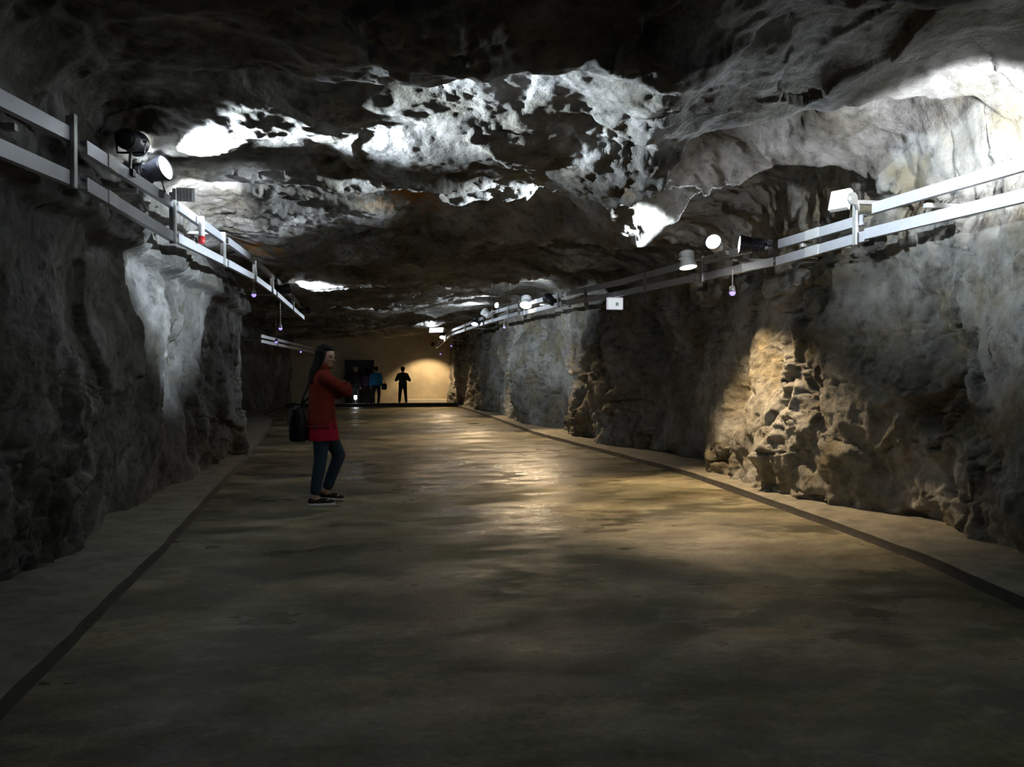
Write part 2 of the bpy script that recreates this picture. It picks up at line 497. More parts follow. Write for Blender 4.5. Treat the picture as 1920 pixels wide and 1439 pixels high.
n2 = fbm(Bx * 3.1, By * 3.1, Bz * 2.6, 4, 21)
n3 = fbm(Bx * 16, By * 16, Bz * 16, 3, 44)
rough = 0.007 * n3 + 0.010 * n2
# walls: buttresses standing out along the right side, flatter slabs on the left
def bump_at(y0, w): return np.exp(-((By + 0.4 * warp - y0) / w) ** 2)
butt_r = 0.18 * bump_at(8.4, 1.3) + 0.34 * bump_at(14.6, 1.3) + 0.30 * bump_at(20.6, 1.2) + 0.30 * bump_at(27.0, 1.4) - 0.18 * bump_at(11.4, 1.1) - 0.22 * bump_at(17.6, 1.0) - 0.2 * bump_at(5.9, 0.7)
lowz = sstep(1.9, 0.2, Bz)
disp_r = butt_r * sstep(3.2, 1.6, Bz) + crev * (0.25 + 0.75 * patchy) + 0.07 * fs1 + 0.030 * fs2 * patchy + 0.10 * c1 + 0.20 * t1 + 0.14 * t2 * (0.35 + 0.65 * patchy) + 0.042 * t3 * (0.3 + 0.7 * patchy) + 0.05 * c2 * patchy + 0.08 * n1 + 0.06 * lowz
disp_l = 0.7 * crev * patchy + 0.06 * fs1 + 0.022 * fs2 * patchy + 0.08 * c1 + 0.16 * t1 + 0.10 * t2 * (0.3 + 0.7 * patchy) + 0.032 * t3 * (0.3 + 0.7 * patchy) + 0.03 * c2 * patchy + 0.10 * n1 + 0.08 * lowz
ledge_l = 0.16 * sstep(2.42, 2.50, Bz + 0.25 * warp) * sstep(3.2, 2.6, Bz)
disp_c = 0.09 * r1 + 0.05 * r2 * patchy + 0.13 * t1 + 0.10 * t2 * (0.25 + 0.75 * patchy) + 0.048 * t3 * (0.2 + 0.8 * patchy) + 0.02 * r3 * patchy + 0.035 * fs1 + 0.022 * fs2 * patchy
D = right_w * disp_r + left_w * (disp_l + ledge_l) + ceil_w * disp_c + rough
D = np.clip(D, -0.75, 0.75)
Px = Bx + Nx * D
Pz = Bz + Nz * D + ceil_w * (zl - ZS)
# jagged joints: shove points along the tunnel as well
Py = By + (0.06 * c2 + 0.03 * c3 + 0.02 * n2) * sstep(1.0, 3.0, By) * sstep(36, 33, By)
P = np.stack([Px, Py, Pz], -1)
del vein, vein2, pits, crev, t1, t2, t3, fs1, fs2, fs3, e1, e2, e3, r4, c1, c2, c3, c4, r1, r2, r3, wA, wB, wC, wD, patchy, n1, n2, n3, D, disp_r, disp_l, disp_c, rough, zl, yw
cL, cR = NW + NA // 2, NW + NA + NC + NA // 2
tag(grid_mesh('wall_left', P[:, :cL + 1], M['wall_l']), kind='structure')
tag(grid_mesh('ceiling', P[:, cL:cR + 1], M['ceiling']), kind='structure')
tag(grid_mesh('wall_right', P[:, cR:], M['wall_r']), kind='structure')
del P, Px, Py, Pz

# end wall, sprayed concrete
gx, gz = np.meshgrid(np.linspace(-5, 5.2, 120, dtype=np.float32), np.linspace(-0.1, 3.6, 60, dtype=np.float32))
gy = 35.75 + 0.05 * fbm(gx * 0.8, gz * 0.8, gx * 0, 3, 71) + 0.012 * fbm(gx * 5, gz * 5, gx * 0, 3, 72)
tag(grid_mesh('wall_back', np.stack([gx, gy, gz], -1), M['end_wall']), kind='structure')

# floor
gx, gy = np.meshgrid(np.linspace(-5, 5.6, 90, dtype=np.float32), np.linspace(-7, 36, 260, dtype=np.float32))
gz = 0.012 * fbm(gx * 0.7, gy * 0.7, gx * 0, 3, 91)
tag(grid_mesh('floor', np.stack([gx, gy, gz], -1), M['floor']), kind='structure')

# kerbs
def kerb(name, K, W, sgn, seed):
    yk = np.concatenate([np.arange(-7, 1.5, 0.2), np.arange(1.5, 12, 0.06), np.arange(12, 35.7, 0.15)]).astype(np.float32)
    k, w = interp(yk, K), interp(yk, W)
    wob = 0.010 * fbm(yk * 2.2, yk * 0, yk * 0, 4, seed)
    wd = np.maximum(np.abs(w - k) + 0.35, 0.3)
    def strip(sec):
        rows = []
        for o, h in sec:
            if o is not None:
                rows.append(np.stack([k + sgn * (o + wob), yk, np.full_like(yk, h) + 0.5 * wob * (h > 0)], -1))
            else:
                X = k + sgn * (0.05 + (wd - 0.05) * h)
                rows.append(np.stack([X, yk, 0.070 + 0.04 * h + 0.006 * fbm(X * 5, yk * 5, yk * 0, 3, seed + 3)], -1))
        return np.stack(rows, 1).astype(np.float32)
    top = tag(grid_mesh(name, strip([(0.010, 0.062), (0.05, 0.070)] + [(None, f) for f in np.linspace(0.08, 1, 12)]), M['kerb']), kind='structure')
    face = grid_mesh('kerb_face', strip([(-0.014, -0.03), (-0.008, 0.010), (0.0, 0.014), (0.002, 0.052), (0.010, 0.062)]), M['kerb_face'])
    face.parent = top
    face['label'] = 'kerb face with its shade painted dark'
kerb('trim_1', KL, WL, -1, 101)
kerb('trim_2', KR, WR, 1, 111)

# ------------------------------------------------------------------ lamps
def spot(parent, loc, direction, power, color, angle, blend=0.5, size=0.04):
    ld = bpy.data.lights.new('lamp_light', 'SPOT')
    ld.energy = power; ld.color = color
    ld.spot_size = math.radians(angle); ld.spot_blend = blend
    ld.shadow_soft_size = size
    o = bpy.data.objects.new('lamp_light', ld)
    COL.objects.link(o)
    o.location = loc
    o.rotation_euler = Vector(direction).to_track_quat('-Z', 'Y').to_euler()
    o.parent = parent
    return o
FW = Vector((math.sin(YAW) * math.cos(PITCH), math.cos(YAW) * math.cos(PITCH), -math.sin(PITCH)))

# ------------------------------------------------------------------ lighting rails
def rail_beam(name, a, b, side, mat, parent, hgt=0.085, dep=0.045):
    """C-shaped profile from a to b; its flat face looks into the tunnel (side = +1: face towards +x)"""
    a, b = Vector(a), Vector(b)
    d = (b - a).normalized()
    n = Vector((side, 0, 0)); n = (n - d * n.dot(d)).normalized()
    u = d.cross(n)
    if u.z < 0: u = -u
    h, t_ = hgt / 2, 0.010
    sec = [(0, -h), (0, h), (-dep, h), (-dep, h - 0.018), (-dep + t_, h - 0.018), (-dep + t_, h - t_), (-t_, h - t_), (-t_, -h + t_),
           (-dep + t_, -h + t_), (-dep + t_, -h + 0.018), (-dep, -h + 0.018), (-dep, -h)]
    bm = bmesh.new()
    ra = [bm.verts.new(a + n * x + u * z) for x, z in sec]
    rb = [bm.verts.new(b + n * x + u * z) for x, z in sec]
    k = len(sec)
    for i in range(k):
        bm.faces.new((ra[i], ra[(i + 1) % k], rb[(i + 1) % k], rb[i]))
    bm.faces.new(ra); bm.faces.new(list(reversed(rb)))
    bmesh.ops.recalc_face_normals(bm, faces=bm.faces)
    return bm_obj(name, bm, mat, parent)

def box_part(name, c, s, mat, parent, rot=None, bevel=0.004):
    bm = bmesh.new()
    Mx = Matrix.Translation(c) @ (rot.to_4x4() if rot is not None else Matrix.Identity(4))
    add_box(bm, (0, 0, 0), s, Mx, bevel)
    return bm_obj(name, bm, mat, parent)

def rail_run(label, side, up_pts, lo_pts, uprights, arms, couplers=(), group=None):
    """a pair of aluminium profiles held one above the other by uprights, with arms into the rock"""
    o = Vector(lo_pts[0])
    root = empty('lighting_rail', o)
    tag(root, label, 'lighting rail', group)
    def loc(p): return Vector(p) - o
    for nm, pts in (('upper_rail', up_pts), ('lower_rail', lo_pts)):
        for p, q in zip(pts, pts[1:]):
            rail_beam(nm, loc(p), loc(q), side, M['alu'], root)
    def at(pts, y):
        for p, q in zip(pts, pts[1:]):
            if p[1] <= y <= q[1]:
                f = (y - p[1]) / (q[1] - p[1]); return Vector(p).lerp(Vector(q), f)
        return Vector(pts[-1] if y > pts[-1][1] else pts[0])
    for y, top in uprights:
        pu, pl = at(up_pts, y), at(lo_pts, y)
        z0, z1 = pl.z - 0.06, pu.z + top
        c = Vector(((pu.x + pl.x) / 2 + side * 0.012, y, (z0 + z1) / 2))
        u = box_part('upright', loc(c), (0.024, 0.055, z1 - z0), M['steel'], root)
        box_part('flange', loc(c) + Vector((-side * 0.03, 0.03, 0)), (0.05, 0.008, z1 - z0), M['steel'], u, bevel=0.0)
    for y, dz, length in arms:
        pu = at(up_pts, y)
        box_part('wall_arm', loc((pu.x - side * (length / 2 - 0.02), y, pu.z + dz)), (length, 0.04, 0.035), M['steel'], root)
    for y in couplers:
        for pts in (up_pts, lo_pts):
            p = at(pts, y)
            box_part('coupler', loc((p.x + side * 0.002 - side * 0.02, y, p.z)), (0.05, 0.22, 0.092), M['white_paint'], root)
    return root

rail_run('near aluminium double rail along the right wall, at the right edge of the photo', -1,
         [(3.93, 1.2, 2.63), (4.0, 4.35, 2.65), (4.0, 5.85, 2.68)], [(3.93, 1.2, 2.44), (4.0, 4.35, 2.455), (4.0, 5.95, 2.49)],
         [(4.1, 0.1), (2.4, 0.05)], [(3.0, -0.1, 0.55), (5.2, -0.1, 0.55)])
rail_run('short aluminium double rail right of the black spotlight, carrying the square floodlight', -1,
         [(4.02, 6.0, 2.62), (4.0, 7.35, 2.63)], [(4.02, 5.98, 2.48), (4.0, 7.4, 2.465)],
         [(6.08, 0.17)], [(6.14, 0.17, 0.5), (6.9, -0.08, 0.5)], couplers=(6.75,))
rail_run('brightly lit double rail between the white and the black spotlight', -1,
         [(4.0, 7.55, 2.66), (3.98, 9.1, 2.71)], [(4.0, 7.45, 2.47), (3.98, 9.25, 2.52)],
         [(9.12, 0.06)], [(8.3, -0.08, 0.5)], couplers=(8.2,))
rail_run('unlit stretch of double rail above the white box sign', -1,
         [(3.97, 9.35, 2.72), (3.9, 12.0, 2.78), (3.66, 14.6, 2.84)], [(3.97, 9.35, 2.53), (3.9, 12.0, 2.6), (3.66, 14.6, 2.66)],
         [(11.0, 0.04), (13.6, 0.04)], [(11.1, -0.1, 0.55), (13.8, -0.1, 0.55)])
rail_run('warmly lit double rail beside the oval lamp further down the right wall', -1,
         [(3.62, 14.8, 2.84), (3.5, 18.2, 2.93)], [(3.62, 14.8, 2.67), (3.5, 18.4, 2.74)],
         [(17.9, 0.06), (15.0, 0.03)], [(16.4, -0.1, 0.6)], couplers=(16.9,))
rail_run('cool lit double rail under the cluster of far lamps on the right', -1,
         [(3.48, 18.6, 2.95), (3.3, 22.6, 3.02)], [(3.48, 18.6, 2.76), (3.3, 22.8, 2.8)],
         [(19.6, 0.05), (21.6, 0.08)], [(20.4, -0.1, 0.7)])
rail_run('farthest double rail on the right, running to the end wall', -1,
         [(3.3, 23.2, 2.96), (2.95, 29.0, 2.88), (2.9, 34.6, 2.6)], [(3.3, 23.2, 2.8), (2.95, 29.0, 2.74), (2.9, 34.6, 2.46)],
         [(26.0, 0.04), (30.5, 0.04)], [(26.2, -0.1, 0.7), (31.5, -0.1, 0.8)])
rail_run('near aluminium double rail running out of the photo at the left edge', 1,
         [(-1.78, 1.2, 2.62), (-1.75, 4.2, 2.68), (-1.75, 5.25, 2.79)], [(-1.78, 1.2, 2.38), (-1.75, 4.2, 2.44), (-1.75, 5.3, 2.53)],
         [(5.22, 0.12), (2.6, 0.04)], [(4.4, -0.12, 0.5)])
rail_run('dark double rail directly below the left spotlight', 1,
         [(-1.72, 5.4, 2.76), (-1.70, 7.62, 2.87)], [(-1.72, 5.4, 2.53), (-1.70, 7.62, 2.57)],
         [(7.56, 0.1)], [(6.4, -0.1, 0.5)], couplers=(5.9,))
rail_run('double rail on the left carrying the red tipped tube', 1,
         [(-1.69, 7.72, 2.87), (-1.66, 10.0, 2.94)], [(-1.69, 7.72, 2.58), (-1.66, 10.1, 2.68)],
         [(9.85, 0.06)], [(9.85, 0.05, 0.5)])
rail_run('double rail on the left ending at the upright below the rusty rock', 1,
         [(-1.65, 10.15, 2.95), (-1.62, 12.2, 3.0), (-1.56, 14.2, 2.98)], [(-1.65, 10.15, 2.68), (-1.62, 12.2, 2.75), (-1.56, 14.4, 2.74)],
         [(12.2, 0.12), (13.9, 0.05)], [(13.9, 0.04, 0.6)])
rail_run('dim double rail behind the left wall bulge, pointing down the tunnel', 1,
         [(-1.56, 14.6, 2.98), (-1.55, 20.5, 2.95)], [(-1.56, 14.6, 2.74), (-1.55, 20.5, 2.72)],
         [(17.5, 0.04)], [(17.5, 0.03, 1.0)])
rail_run('faint low double rail on the far left wall behind the woman in red', 1,
         [(-2.85, 22.6, 2.36), (-2.0, 35.0, 2.32)], [(-2.85, 22.6, 2.22), (-2.0, 35.0, 2.18)],
         [(25.0, 0.03), (30.0, 0.03)], [(25.0, 0.0, 1.0), (30.0, 0.0, 1.2)])

# ------------------------------------------------------------------ lamps
def spotlight(label, lens, aim, rail, power, color, angle, housing='black', lensmat='lens_cool', r=0.09, length=0.26, blend=0.5, group=None):
    """round can spotlight: finned housing, bezel, glowing lens, yoke and a clamp on the rail"""
    lens, aim = Vector(lens), Vector(aim).normalized()
    rail = Vector(rail) - lens
    root = empty('spotlight', lens)
    tag(root, label, 'spotlight', group)
    Mx = frame_from(aim)
    bm = bmesh.new()
    prof = [(r * 0.45, -length), (r * 0.62, -length * 0.97)]
    for k in range(4):
        z = -length * (0.9 - 0.1 * k)
        prof += [(r * 0.72, z), (r * 0.86, z + 0.004), (r * 0.86, z + length * 0.05), (r * 0.72, z + length * 0.055)]
    prof += [(r * 0.8, -length * 0.45), (r * 0.98, -length * 0.12), (r * 1.06, -length * 0.06), (r * 1.06, 0.0), (r * 0.97, 0.002), (r * 0.95, -0.012)]
    add_lathe(bm, prof, 28, Mx, True, False)
    bmesh.ops.recalc_face_normals(bm, faces=bm.faces)
    h = bm_obj('housing', bm, M[housing], root, True)
    bm = bmesh.new()
    add_lathe(bm, [(r * 0.955, -0.012), (r * 0.9, -0.006), (r * 0.6, 0.0), (r * 0.25, 0.003)], 28, Mx, True, True)
    bmesh.ops.recalc_face_normals(bm, faces=bm.faces)
    bm_obj('lens', bm, M[lensmat], root, True)
    # yoke round the can, then a stem to the clamp on the rail
    xa = (Mx.to_3x3() @ Vector((1, 0, 0)))
    pc = aim * (-length * 0.45)
    foot = pc + (rail - pc).normalized() * (r * 1.45)
    bm = bmesh.new()
    add_tube(bm, [pc + xa * r * 0.95, pc + xa * r * 1.2, foot + xa * r * 1.1, foot - xa * r * 1.1, pc - xa * r * 1.2, pc - xa * r * 0.95], 0.009, 6)
    bm_obj('yoke', bm, M['black' if housing == 'black' else 'steel'], root)
    bm = bmesh.new()
    add_tube(bm, [foot, foot.lerp(rail, 0.6), rail], 0.012, 8)
    s_ = bm_obj('stem', bm, M['steel'], root)
    box_part('clamp', rail, (0.07, 0.075, 0.05), M['black' if housing == 'black' else 'steel'], s_)
    if power:
        spot(root, aim * 0.035, aim, power, color, angle, blend, r * 0.6)
    return root

def floodlight(label, lens, aim, rail, power, color, angle, w=0.17, h=0.17, housing='white_paint', lensmat='lens_flood', blend=0.4, group=None):
    """flat box floodlight: body with fins, glass, bezel, round pivot and bracket"""
    lens, aim = Vector(lens), Vector(aim).normalized()
    rail = Vector(rail) - lens
    root = empty('floodlight', lens)
    tag(root, label, 'floodlight', group)
    Mx = frame_from(aim)
    bm = bmesh.new(); add_box(bm, (0, 0, -0.03), (w, h, 0.05), Mx, 0.006)
    body = bm_obj('housing', bm, M[housing], root)
    for k in range(5):
        bm = bmesh.new(); add_box(bm, (-w * 0.36 + w * 0.18 * k, 0, -0.068), (0.006, h * 0.85, 0.03), Mx)
        bm_obj('cooling_fin', bm, M[housing], body)
    bm = bmesh.new(); add_box(bm, (0, 0, -0.003), (w * 0.92, h * 0.92, 0.008), Mx, 0.002)
    bm_obj('glass', bm, M[lensmat], root)
    piv = Mx.to_3x3() @ Vector((w * 0.62 if (Mx.to_3x3() @ Vector((1, 0, 0))).dot(rail) > 0 else -w * 0.62, 0, -0.04))
    bm = bmesh.new(); add_lathe(bm, [(0.05, -0.012), (0.05, 0.012)], 20, Matrix.Translation(piv) @ frame_from(Mx.to_3x3() @ Vector((1, 0, 0))))
    bm_obj('pivot', bm, M['steel'], root)
    bm = bmesh.new(); add_tube(bm, [piv, piv.lerp(rail, 0.5), rail], 0.014, 8)
    bm_obj('bracket', bm, M['steel'], root)
    if power:
        spot(root, aim * 0.03, aim, power, color, angle, blend, 0.07)
    return root

K = 1.0
# left side
spotlight('glowing black spotlight on the left rail, its lens turned to the viewer', (-1.62, 6.95, 3.03), (0.88, -0.32, 0.23), (-1.71, 7.1, 2.84), 2500 * K, COOL, 66, r=0.10, length=0.30, blend=1.0)
spotlight('black spotlight seen from behind, left of the glowing one on the left rail', (-1.75, 6.62, 3.12), (0.10, 0.95, 0.10), (-1.72, 6.3, 2.82), 60 * K, COOL, 60, r=0.09, length=0.26)
spotlight('dark spotlight on the left rail behind the last upright', (-1.42, 15.2, 2.90), (0.85, 0.42, 0.12), (-1.56, 15.2, 2.88), 900 * K, COOL, 75, r=0.09, blend=1.0)
spotlight('dark spotlight deep down the left rail near the woman\'s head', (-1.40, 20.0, 2.88), (0.85, 0.45, 0.10), (-1.55, 19.9, 2.86), 700 * K, COOL, 75, r=0.09, blend=1.0)
floodlight('white floodlight half hidden below the glowing black spotlight on the left', (-1.58, 7.5, 2.93), (-0.10, 0.95, 0.22), (-1.70, 7.45, 2.86), 600 * K, NEUTRAL, 34, w=0.15, h=0.12, lensmat='lens_cool', blend=0.8)
# right side
floodlight('lamp at the right edge of the photo, seen from behind', (3.92, 4.06, 2.78), (0.38, 0.90, 0.14), (3.98, 4.05, 2.66), 260 * K, NEUTRAL, 85, w=0.2, h=0.2, housing='black')
floodlight('square white floodlight tilted to the left on the right rail', (3.80, 6.0, 2.78), (-0.85, -0.42, 0.30), (4.0, 6.05, 2.72), 45 * K, COOL, 90, blend=1.0)
spotlight('bright white round spotlight above the right rail', (3.80, 8.42, 2.82), (-0.62, -0.75, 0.22), (3.97, 8.45, 2.70), 100 * K, COOL, 80, housing='white_paint', r=0.085, length=0.2, blend=1.0)
spotlight('white conical spotlight at the rail end, shining down on the kerb', (3.58, 8.6, 2.55), (0.06, -0.20, -1), (3.96, 8.75, 2.69), 400 * K, WARM, 98, housing='white_paint', lensmat='lens_warm', r=0.10, length=0.2)
spotlight('black spotlight turned away, right of the bright white one', (3.72, 7.62, 2.66), (-0.93, 0.30, 0.07), (3.98, 7.5, 2.66), 2300 * K, COOL, 42, r=0.095, length=0.25)
spotlight('large oval warm lamp on the lit rail midway down the right wall', (3.46, 17.5, 2.86), (-0.22, -0.62, -1.0), (3.53, 17.8, 2.92), 370 * K, WARM, 98, housing='white_paint', lensmat='lens_warm', r=0.13, length=0.24)
spotlight('small round lamp highest in the far cluster on the right', (3.30, 20.6, 3.12), (-0.75, -0.6, 0.1), (3.39, 20.7, 2.98), 550 * K, COOL, 70, housing='white_paint', r=0.07, blend=1.0, length=0.18)
spotlight('pale round lamp hanging leftmost in the far cluster on the right', (3.05, 21.2, 3.0), (-0.6, 0.5, 0.6), (3.36, 21.4, 2.99), 90 * K, COOL, 90, housing='white_paint', r=0.11, length=0.24)
spotlight('black spotlight seen from behind, right of the large oval warm lamp', (3.52, 15.6, 2.85), (-0.2, 0.75, 0.3), (3.59, 15.5, 2.86), 60 * K, COOL, 80, r=0.1, length=0.3)
spotlight('small bright lamp just below the far cluster on the right', (3.12, 23.6, 2.80), (-0.22, -0.6, -1.0), (3.28, 23.7, 2.82), 290 * K, WARM, 98, lensmat='lens_cool', r=0.10, length=0.2)
floodlight('wide glowing floodlight far down the tunnel above the lit end wall', (2.45, 29.2, 2.92), (-0.55, -0.72, 0.2), (2.95, 29.1, 2.9), 320 * K, COOL, 75, w=0.62, blend=1.0, h=0.17, lensmat='lens_cool')
spotlight('small oval lamp below the wide far floodlight', (2.86, 31.2, 2.74), (-0.15, -0.6, -1.0), (2.93, 31.4, 2.78), 270 * K, WARM, 98, lensmat='lens_warm', r=0.12, length=0.2)
spotlight('tiny warm lamp near the end wall, lighting its right half', (2.72, 34.35, 2.52), (-0.06, 0.42, -1), (2.88, 34.3, 2.6), 260 * K, WARM, 100, lensmat='lens_warm', r=0.07, length=0.16)
# unseen lamps added near the viewer to brighten the near floor
spotlight('added black spotlight on the right rail, out of view', (3.75, 1.6, 2.72), (-0.30, -0.15, 0.95), (3.93, 1.5, 2.64), 60 * K, COOL, 100)
spotlight('added black spotlight on the left rail, out of view', (-1.66, 1.7, 2.74), (0.8, -0.25, 0.6), (-1.77, 1.8, 2.64), 20 * K, COOL, 100)

# ------------------------------------------------------------------ small violet lamps hanging under the rails
def violet_lamp(label, p, top, side):
    p, top = Vector(p), Vector(top)
    root = empty('indicator_lamp', p)
    tag(root, label, 'indicator lamp', 'small violet lamps below the rails')
    bm = bmesh.new(); add_lathe(bm, [(0.012, 0.07), (0.03, 0.05), (0.034, 0.012), (0.03, 0.0)][::-1], 14)
    bmesh.ops.recalc_face_normals(bm, faces=bm.faces)
    bm_obj('cap', bm, M['steel'], root, True)
    bm = bmesh.new(); add_lathe(bm, [(0.008, -0.042), (0.024, -0.034), (0.034, -0.012), (0.032, 0.0)], 14)
    bmesh.ops.recalc_face_normals(bm, faces=bm.faces)
    bm_obj('lens', bm, M['lens_violet'], root, True)
    bm = bmesh.new(); add_tube(bm, [(0, 0, 0.06), (0, 0, top.z - p.z)], 0.006, 6)
    s_ = bm_obj('stem', bm, M['steel'], root)
    if (top - p).xy.length > 0.02:
        bm = bmesh.new(); add_tube(bm, [Vector((0, 0, top.z - p.z)), top - p], 0.006, 6); bm_obj('side_arm', bm, M['steel'], s_)
violet_lamp('violet lamp hanging below the bright white round spotlight', (3.84, 8.02, 2.22), (3.96, 8.02, 2.46), -1)
violet_lamp('violet lamp below the left rail, nearest of those on the left', (-1.62, 12.05, 2.49), (-1.62, 12.05, 2.72), 1)
violet_lamp('violet lamp below the left rail, just above the lower of the close pair', (-1.62, 15.6, 2.2), (-1.56, 15.6, 2.72), 1)
violet_lamp('violet lamp at the left wall edge, the lower of the close pair', (-2.2, 20.2, 2.12), (-1.56, 20.2, 2.72), 1)
violet_lamp('violet lamp just left of the woman\'s hair', (-2.1, 26.2, 2.04), (-2.55, 26.2, 2.2), 1)
violet_lamp('violet lamp below the far cluster of lamps on the right', (3.42, 20.1, 2.53), (3.42, 20.1, 2.75), -1)
violet_lamp('violet lamp at the dark edge right of the far oval lamp', (3.0, 29.2, 2.36), (2.95, 29.2, 2.72), -1)
violet_lamp('violet lamp beside the tiny warm lamp of the end wall', (2.98, 33.4, 2.16), (2.9, 33.4, 2.5), -1)

# ------------------------------------------------------------------ white box sign under the right rail
def box_sign():
    c = Vector((3.88, 12.25, 2.46))
    root = empty('box_sign', c, math.radians(6))
    tag(root, 'small lit white box sign hanging below the unlit right rail', 'sign')
    box_part('case', Vector((0, 0.035, 0)), (0.26, 0.07, 0.19), M['sign_case'], root, bevel=0.006)
    f = box_part('face', Vector((-0.004, -0.003, -0.006)), (0.225, 0.008, 0.145), M['sign_face'], root, bevel=0.002)
    for x, w_, h_ in ((-0.006, 0.012, 0.055), (0.012, 0.012, 0.06), (0.034, 0.010, 0.05)):
        box_part('pictogram', Vector((x + 0.012, -0.008, -0.012)), (w_, 0.003, h_), M['sign_ink'], f, bevel=0.0)
    for x in (-0.09, 0.09):
        bm = bmesh.new(); add_tube(bm, [(x, 0.035, 0.09), (x, 0.035, 0.13)], 0.006, 6); bm_obj('hanger', bm, M['steel'], root)
M['sign_case'] = simple_mat('sign_case', (0.75, 0.74, 0.8), 0.4, var=0.03, emit=(0.9, 0.87, 1.0), strength=0.45)
M['sign_face'] = simple_mat('sign_face', (0.8, 0.85, 0.86), 0.4, var=0.05, emit=(0.82, 0.9, 0.95), strength=0.65)
M['sign_ink'] = simple_mat('sign_ink', (0.25, 0.36, 0.36), 0.5)
box_sign()

# white tube with a red tip standing on the left rail
root = empty('marker_tube', (-1.63, 8.42, 2.66))
tag(root, 'short white tube with a red lower end on the left rail', 'tube')
bm = bmesh.new(); add_lathe(bm, [(0.030, 0.05), (0.030, 0.24), (0.022, 0.255)], 16); bm_obj('tube', bm, M['white_paint'], root, True)
bm = bmesh.new(); add_lathe(bm, [(0.026, -0.02), (0.033, 0.0), (0.033, 0.055)], 16); bm_obj('red_cap', bm, M['red_cap'], root, True)
bm = bmesh.new(); add_tube(bm, [(0, 0, 0.25), (-0.005, 0.02, 0.32), (0.0, 0.1, 0.34)], 0.007, 6); bm_obj('cable', bm, M['dark_cable'], root)

# ------------------------------------------------------------------ far end: step, plinth, dark doorway
M['dark_concrete'] = simple_mat('dark_step_concrete', (0.05, 0.05, 0.042), 0.85, var=0.3, scale=5)
bm = bmesh.new()
add_box(bm, (0.3, 32.75, 0.05), (7.0, 0.5, 0.16), None, 0.02)
tag(bm_obj('trim_3', bm, M['dark_concrete']), kind='structure')
M['plinth'] = simple_mat('white_plinth', (0.72, 0.68, 0.56), 0.7, var=0.08, scale=3)
bm = bmesh.new(); add_box(bm, (2.55, 35.45, 0.10), (1.75, 0.42, 0.2), None, 0.015)
tag(bm_obj('trim_4', bm, M['plinth']), kind='structure')
M['door_dark'] = simple_mat('dark_door_paint', (0.012, 0.012, 0.013), 0.6, var=0.3, scale=4)
bm = bmesh.new(); add_box(bm, (-0.35, 35.62, 0.92), (1.10, 0.06, 1.84), None, 0.01)
door = tag(bm_obj('door_1', bm, M['door_dark']), kind='structure')
for x in (-0.93, 0.23):
    box_part('door_frame', Vector((x, 35.6, 0.95)), (0.07, 0.14, 1.92), M['door_dark'], door)
box_part('door_frame', Vector((-0.35, 35.6, 1.89)), (1.22, 0.14, 0.07), M['door_dark'], door)

# ------------------------------------------------------------------ people
def fused(name, bm, mat, parent, voxel=0.012, smooth=6):
    """close the overlapping pieces of bm into one continuous skin"""
    bmesh.ops.recalc_face_normals(bm, faces=bm.faces)
    me = bpy.data.meshes.new('tmp'); bm.to_mesh(me); bm.free()
    o = bpy.data.objects.new('tmp', me); COL.objects.link(o)
    r = o.modifiers.new('r', 'REMESH'); r.mode = 'VOXEL'; r.voxel_size = voxel; r.use_smooth_shade = True
    s_ = o.modifiers.new('s', 'SMOOTH'); s_.factor = 0.5; s_.iterations = smooth
    bpy.context.view_layer.update()
    ev = o.evaluated_get(bpy.context.evaluated_depsgraph_get())
    out = bpy.data.meshes.new_from_object(ev)
    out.name = name
    bpy.data.objects.remove(o); bpy.data.meshes.remove(me)
    out.materials.clear(); out.materials.append(mat)
    out.polygons.foreach_set('use_smooth', np.ones(len(out.polygons), bool))
    return link(name, out, None, parent)

def ball(bm, c, r, M3=None, sub=2):
    q = bmesh.ops.create_icosphere(bm, subdivisions=sub, radius=1.0)
    rr = r if isinstance(r, (tuple, list)) else (r, r, r)
    for v in q['verts']:
        p = Vector((v.co.x * rr[0], v.co.y * rr[1], v.co.z * rr[2]))
        v.co = Vector(c) + (M3 @ p if M3 is not None else p)

def limb(bm, pts, rad, seg=14):
    """tapering limb with round joints"""
    pts = [Vector(p) for p in pts]
    for (p, q), (r0, r1) in zip(zip(pts, pts[1:]), zip(rad, rad[1:])):
        add_tube(bm, [p, p.lerp(q, 0.5), q], [r0, (r0 + r1) / 2, r1], seg)
    for p, r in zip(pts, rad): ball(bm, p, r * 0.995)

def loft(bm, rings, seg=24):
    """rings: (x, y, z, half depth, half width, yaw) -> closed body standing along z"""
    R_ = []
    for (x, y, z, a, b, yaw) in rings:
        ring = []
        for k in range(seg):
            th = 2 * math.pi * k / seg
            lx, ly = a * math.cos(th), b * math.sin(th)
            ring.append(bm.verts.new((x + lx * math.cos(yaw) - ly * math.sin(yaw), y + lx * math.sin(yaw) + ly * math.cos(yaw), z)))
        R_.append(ring)
    for p, q in zip(R_, R_[1:]):
        for k in range(seg):
            bm.faces.new((p[k], p[(k + 1) % seg], q[(k + 1) % seg], q[k]))
    bm.faces.new(list(reversed(R_[0]))); bm.faces.new(R_[-1])

